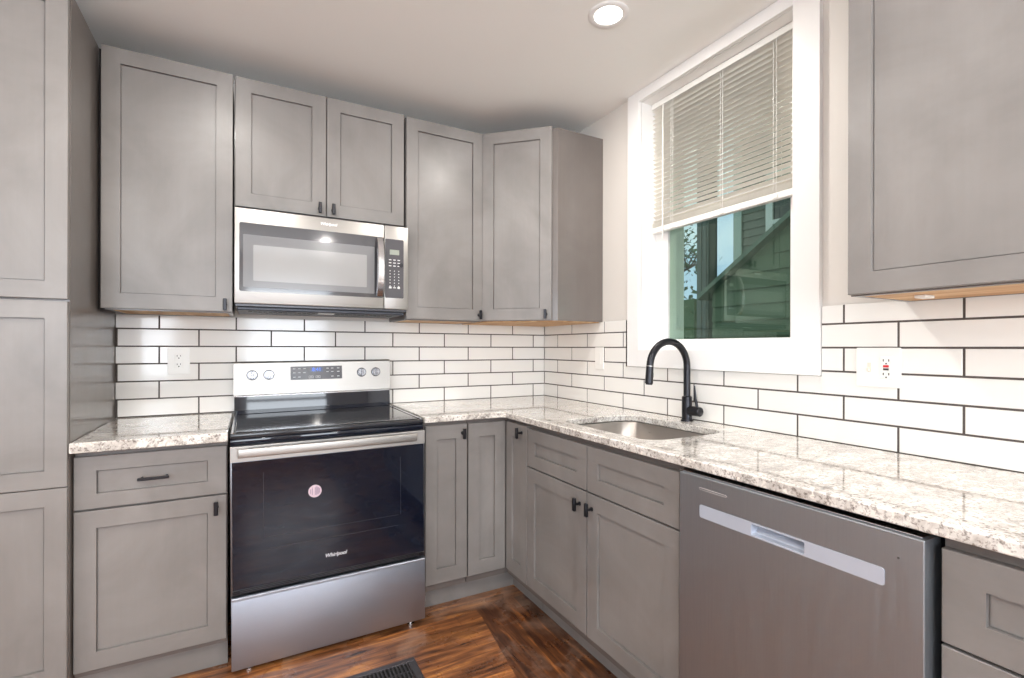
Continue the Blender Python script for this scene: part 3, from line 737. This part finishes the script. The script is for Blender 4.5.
# ------------------------------------------------------------------ dishwasher
dwn = thing('dishwasher', 'stainless dishwasher with a recessed pocket handle, right of the sink cabinet', 'dishwasher', (0, -1.7215, 0), RZ)
W = 0.604
bm = bmesh.new(); box(bm, 0.006, W - 0.004, -0.570, -0.01, 0.11, 0.866, bev=0.002); obj('tub', bm, mat('dark_tub', lin(58, 60, 70), 0.3, 0.5), dwn)
bxo('toe_kick', (0.004, W - 0.004, -0.530, -0.512, 0.001, 0.108), BLACK, dwn)
# door with a pocket cut in its face
bm = bmesh.new()
DZ0, DZ1, YD = 0.115, 0.875, -0.640
px0, px1, pz0, pz1 = 0.250, 0.382, 0.768, 0.797
xs = [0.022, px0, px1, W - 0.002]; zs = [DZ0, pz0, pz1, DZ1]
g = [[bm.verts.new((x, YD, z)) for x in xs] for z in zs]
for j in range(3):
    for i in range(3):
        if (i, j) != (1, 1): bm.faces.new((g[j][i], g[j][i + 1], g[j + 1][i + 1], g[j + 1][i]))
bk = [[bm.verts.new((x, -0.572, z)) for x in (xs[0], xs[3])] for z in (DZ0, DZ1)]
c00, c10, c01, c11 = bk[0][0], bk[0][1], bk[1][0], bk[1][1]
bm.faces.new((c00, c10, c11, c01))
bm.faces.new([g[0][i] for i in range(4)] + [c10, c00]); bm.faces.new([g[3][i] for i in range(4)] + [c11, c01])
bm.faces.new([g[j][0] for j in range(4)] + [c01, c00]); bm.faces.new([g[j][3] for j in range(4)] + [c11, c10])
bmesh.ops.recalc_face_normals(bm, faces=bm.faces[:])
dd = obj('door', bm, STEELD, dwn)
m = dd.modifiers.new('edge', 'BEVEL'); m.width = 0.002; m.segments = 2; m.limit_method = 'ANGLE'; m.angle_limit = R(60)
# light band around the pocket, with the scooped grip inside
bm = bmesh.new()
ol = rrect(0.094, 0.538, 0.765, 0.800, 0.006, 5); il = rrect(px0, px1, pz0 + .001, pz1 - .001, 0.004, 5)
def strip(y):
    return [bm.verts.new((x, y, z)) for x, z in ol], [bm.verts.new((x, y, z)) for x, z in il]
of_, if_ = strip(YD - 0.0014); ob_, ib_ = strip(YD - 0.0002)
n = len(ol)
for i in range(n):
    j = (i + 1) % n
    bm.faces.new((of_[i], of_[j], if_[j], if_[i])); bm.faces.new((of_[i], of_[j], ob_[j], ob_[i]))
deep = [bm.verts.new((x, YD + 0.030 - (0.018 if z < (pz0 + pz1) / 2 else 0), z)) for x, z in rrect(px0 + .003, px1 - .003, pz0 + .004, pz1 - .002, 0.004, 5)]
for i in range(n): bm.faces.new((if_[i], if_[(i + 1) % n], deep[(i + 1) % n], deep[i]))
for i in range(1, n - 1): bm.faces.new((deep[0], deep[i], deep[i + 1]))
for v in ib_: bm.verts.remove(v)
bmesh.ops.recalc_face_normals(bm, faces=bm.faces[:])
obj('pocket_handle', bm, POCKET, dd, smooth=30)
bm = bmesh.new(); ol = rrect(0.092, 0.179, 0.8405, 0.8465, 0.0029, 4); il = rrect(0.0932, 0.1778, 0.8417, 0.8453, 0.0014, 4)
a = [bm.verts.new((x, YD - 0.0008, z)) for x, z in ol]; b = [bm.verts.new((x, YD - 0.0008, z)) for x, z in il]; c_ = [bm.verts.new((x, YD - .0001, z)) for x, z in ol]
for i in range(len(a)):
    j = (i + 1) % len(a); bm.faces.new((a[i], a[j], b[j], b[i])); bm.faces.new((a[i], a[j], c_[j], c_[i]))
obj('badge_outline', bm, mat('pale_outline', lin(225, 222, 220), 0.3, 0.3), dd)
bm = bmesh.new(); cyl(bm, (0.561, YD, 0.829), (0.561, YD - .0008, 0.829), 0.0022, seg=12); obj('indicator', bm, SLOT, dd)
bm = bmesh.new(); box(bm, 0.010, W - 0.010, -0.628, -0.575, 0.8752, 0.8775, bev=0.001); obj('top_control_strip', bm, CHROME, dd)

# ------------------------------------------------------------------ outlets and switch
def plate(parent, x0, x1, z0, z1):
    bm = bmesh.new(); prism(bm, rrect(x0, x1, z0, z1, 0.004, 4), -0.0145, -0.0090, axis='y')
    o = obj('cover_plate', bm, WHITEP, parent); bevel_mod(o, 0.0012); return o
def duplex(parent, x):
    bm = bmesh.new(); box(bm, x - .0165, x + .0165, -0.0165, -0.0142, -.033, .033, bev=0.001); r_ = obj('receptacle', bm, WHITEP, parent)
    bm = bmesh.new()
    for z in (-.017, .022):
        box(bm, x - .0075, x - .0052, -0.0172, -0.0164, z - .002, z + .006); box(bm, x + .0052, x + .0075, -0.0172, -0.0164, z - .001, z + .006)
        cyl(bm, (x, -0.0164, z - .0085), (x, -0.0172, z - .0085), 0.0028, seg=12)
    obj('slot', bm, SLOT, r_)
o1 = thing('wall_outlet', 'white duplex outlet on the tiles left of the range', 'outlet', (-2.016, 0, 1.164)); plate(o1, -.043, .043, -.061, .061); duplex(o1, 0)
o2 = thing('light_switch', 'white outlet plate on the tiles between corner and window', 'switch', (0, -0.590, 1.172), RZ); plate(o2, -.036, .036, -.061, .061)
bm = bmesh.new(); box(bm, -.0165, .0165, -0.0165, -0.0142, -.033, .033, bev=.001); sw_ = obj('rocker', bm, WHITEP, o2)
o2['label'] = 'narrow white single-gang plate on the tiles between corner and window'
o3 = thing('outlet_plate', 'white double-gang plate with toggle switch and outlet right of the window', 'outlet', (0, -1.959, 1.171), RZ)
plate(o3, -.061, .061, -.061, .061)
bm = bmesh.new(); box(bm, -.029, -.018, -0.0155, -0.0142, -.014, .014, bev=.0005); box(bm, -.0265, -.0205, -0.0250, -0.0150, -.012, -.002, bev=.001); obj('toggle_switch', bm, mat('ivory_toggle', lin(228, 222, 208), .35), o3)
bm = bmesh.new(); box(bm, .007, .040, -0.0165, -0.0142, -.034, .034, bev=.001); gf = obj('receptacle', bm, WHITEP, o3)
bm = bmesh.new(); box(bm, .016, .031, -0.0185, -0.0166, .001, .008, bev=.0006); obj('reset_button', bm, RED, gf)
bm = bmesh.new(); box(bm, .016, .031, -0.0185, -0.0166, -.008, -.002, bev=.0006); obj('test_button', bm, SLOT, gf)
bm = bmesh.new()
for z in (.022, -.020):
    box(bm, .0150, .0175, -0.0172, -0.0164, z - .003, z + .004); box(bm, .0295, .032, -0.0172, -0.0164, z - .003, z + .004)
    cyl(bm, (.0237, -.0164, z - .0095), (.0237, -.0172, z - .0095), .0024, seg=12)
obj('slot', bm, SLOT, gf)

# ------------------------------------------------------------------ floor register
vt = thing('floor_vent', 'dark metal floor register in front of the range', 'vent', (-1.312, -0.942, 0.0006))
bm = bmesh.new()
for b in ((-.156, .156, .052, .075), (-.156, .156, -.075, -.052), (-.156, -.128, -.052, .052), (.128, .156, -.052, .052)): box(bm, *b, 0, .006, bev=.0012)
obj('frame', bm, VENT, vt)
bm = bmesh.new(); box(bm, -.1275, .1275, -.0515, .0515, 0.0, 0.0008); obj('opening', bm, mat('black_void', lin(12, 12, 12), .9), vt)
bm = bmesh.new()
for k in range(18):
    x = -.128 + (k + 0.5) * .256 / 18; box(bm, x - .0022, x + .0022, -.0515, .0515, 0.001, .0055)
box(bm, -.1275, .1275, -.002, .002, .001, .0052)
obj('louvre', bm, VENT, vt)

# ------------------------------------------------------------------ outside the window
struct(bxo('ground', (0.4, 40, -30, 40, -1.3, -1.2), GRASS))
def clap(bm, x, y0, y1, z0, z1, step=0.115, top=None):
    """lapped boards facing -x"""
    z = z0
    while z < z1:
        zt = min(z + step, z1)
        prism(bm, [(x, z), (x - 0.018, z), (x - 0.002, zt), (x, zt)], y0, y1, axis='y'); z += step
hs = thing('neighbour_house', 'grey-green clapboard house with a white-trimmed window, seen through the pane', 'house', (4.6, -2.0, -1.2))
bm = bmesh.new(); box(bm, 0, 6, -5, 4.0, 0, 7.2); obj('wall', bm, SIDING, hs)
bm = bmesh.new(); clap(bm, -0.001, -5, 4.0, 0.0, 7.2); obj('siding', bm, SIDING, hs)
bm = bmesh.new(); box(bm, -.035, 0.10, 3.90, 4.03, 0, 7.2); obj('corner_board', bm, mat('pale_green_trim', lin(150, 165, 155), .6), hs)
bm = bmesh.new(); prism(bm, [(-5.3, 7.2), (4.3, 7.2), (-0.5, 9.8)], -0.3, 6.3, axis='x'); obj('roof', bm, ROOFM, hs)
hwT = mat('house_window_trim', lin(190, 196, 190), .6)
for yy in (2.99, 0.2):
    bm = bmesh.new(); a, b, z0, z1 = yy - .42, yy + .42, 3.55, 4.75
    for q in ((a - .1, a, z0 - .1, z1 + .12), (b, b + .1, z0 - .1, z1 + .12), (a, b, z1, z1 + .12), (a, b, z0 - .1, z0), (a, b, (z0 + z1) / 2 - .03, (z0 + z1) / 2 + .03)):
        box(bm, -.05, -.019, q[0], q[1], q[2], q[3])
    f = obj('window', bm, hwT, hs); bm = bmesh.new(); box(bm, -.024, -.019, a, b, z0, z1); obj('pane', bm, DGLASS, f)
sh = thing('garden_shed', 'green clapboard lean-to with a sloping roof edge, low outside the window', 'shed', (2.5, -2.4, -1.2))
yl, yr = 3.10, -3.0      # local y extents; roof falls toward +y
sl = 0.655
def zr(y): return 1.90 + 1.2 + (3.042 - y) * sl - 0.05
bm = bmesh.new(); prism(bm, [(yr, 0), (yl, 0), (yl, zr(yl)), (yr, zr(yr))], 0.0, 1.6, axis='x'); obj('wall', bm, SIDING2, sh)
bm = bmesh.new(); z = 0.0
while z < zr(yr) - .15:
    ymax = min(yl, yl - max(0, (z + .15 - zr(yl))) / sl)
    prism(bm, [(-0.001, z), (-0.022, z), (-0.003, z + .15), (-0.001, z + .15)], yr, ymax, axis='y'); z += .15
obj('siding', bm, SIDING2, sh)
bm = bmesh.new(); prism(bm, [(yl + .12, zr(yl + .12)), (yr, zr(yr)), (yr, zr(yr) + .05), (yl + .12, zr(yl + .12) + .05)], -0.10, 1.7, axis='x'); obj('roof', bm, mat('roof_edge', lin(84, 100, 86), .7), sh)
fh = thing('porch_post', 'broad dark boxed porch post standing outside the pane', 'post', (3.0, 1.262, -1.2))
PST = mat('dark_green_post_paint', lin(70, 80, 76), .6)
bm = bmesh.new(); box(bm, 0, 0.16, -0.085, 0.085, 0, 6.0, bev=.006)
for y in (-.05, 0.02): box(bm, -0.012, 0.0, y - .012, y + .012, 0.2, 5.8, bev=.002)
obj('shaft', bm, PST, fh)
bm = bmesh.new(); box(bm, -.03, .19, -.11, .11, 0, .25, bev=.005); obj('base', bm, PST, fh)
# tree: branching limbs and leaves
tr_ = thing('tree', 'leafy tree against the sky at the left of the pane', 'tree', (9.5, 10.6, -1.2))
bm = bmesh.new(); tips = []
def limb(p, d, L_, r_, lv):
    q = p + d * L_; tube(bm, [p, (p + q) / 2 + Vector((random.uniform(-.05, .05), random.uniform(-.05, .05), 0)), q], [r_, r_ * .85, r_ * .65], 7)
    if lv == 0: tips.append(q); return
    for k in range(4 if lv > 1 else 3):
        v = Vector((random.uniform(-1, 1), random.uniform(-1, 1), random.uniform(0.1, .9))).normalized()
        limb(q, (d * .5 + v).normalized(), L_ * .68, r_ * .6, lv - 1)
    tips.append(q)
limb(Vector((0, 0, 0)), Vector((0, 0, 1)), 2.6, 0.2, 4)
obj('trunk', bm, BARK, tr_)
bm = bmesh.new()
for t in tips:
    for k in range(16):
        o_ = t + Vector([random.gauss(0, .32) for _ in range(3)]); a = Vector([random.uniform(-1, 1) for _ in range(3)]).normalized(); b = a.orthogonal().normalized()
        s_ = random.uniform(.05, .10)
        bm.faces.new([bm.verts.new(o_ + a * s_ * 1.6), bm.verts.new(o_ + b * s_ * .6), bm.verts.new(o_ - a * s_), bm.verts.new(o_ - b * s_ * .6)])
obj('foliage', bm, LEAF, tr_)
# hedge below it
hd = tag(obj('hedge', bmesh.new(), LEAF), 'dark green hedge between the houses outside the window', 'hedge')
bm = bmesh.new(); box(bm, 4.4, 5.4, 2.6, 9.0, -1.2, 2.0)
for k in range(5000):
    o_ = Vector((random.uniform(4.3, 5.5), random.uniform(2.6, 9.0), random.uniform(-1.2, 2.25)))
    a = Vector([random.uniform(-1, 1) for _ in range(3)]).normalized(); b = a.orthogonal().normalized(); s_ = random.uniform(.04, .08)
    bm.faces.new([bm.verts.new(o_ + a * s_ * 1.6), bm.verts.new(o_ + b * s_ * .6), bm.verts.new(o_ - a * s_), bm.verts.new(o_ - b * s_ * .6)])
bm.to_mesh(hd.data); bm.free()
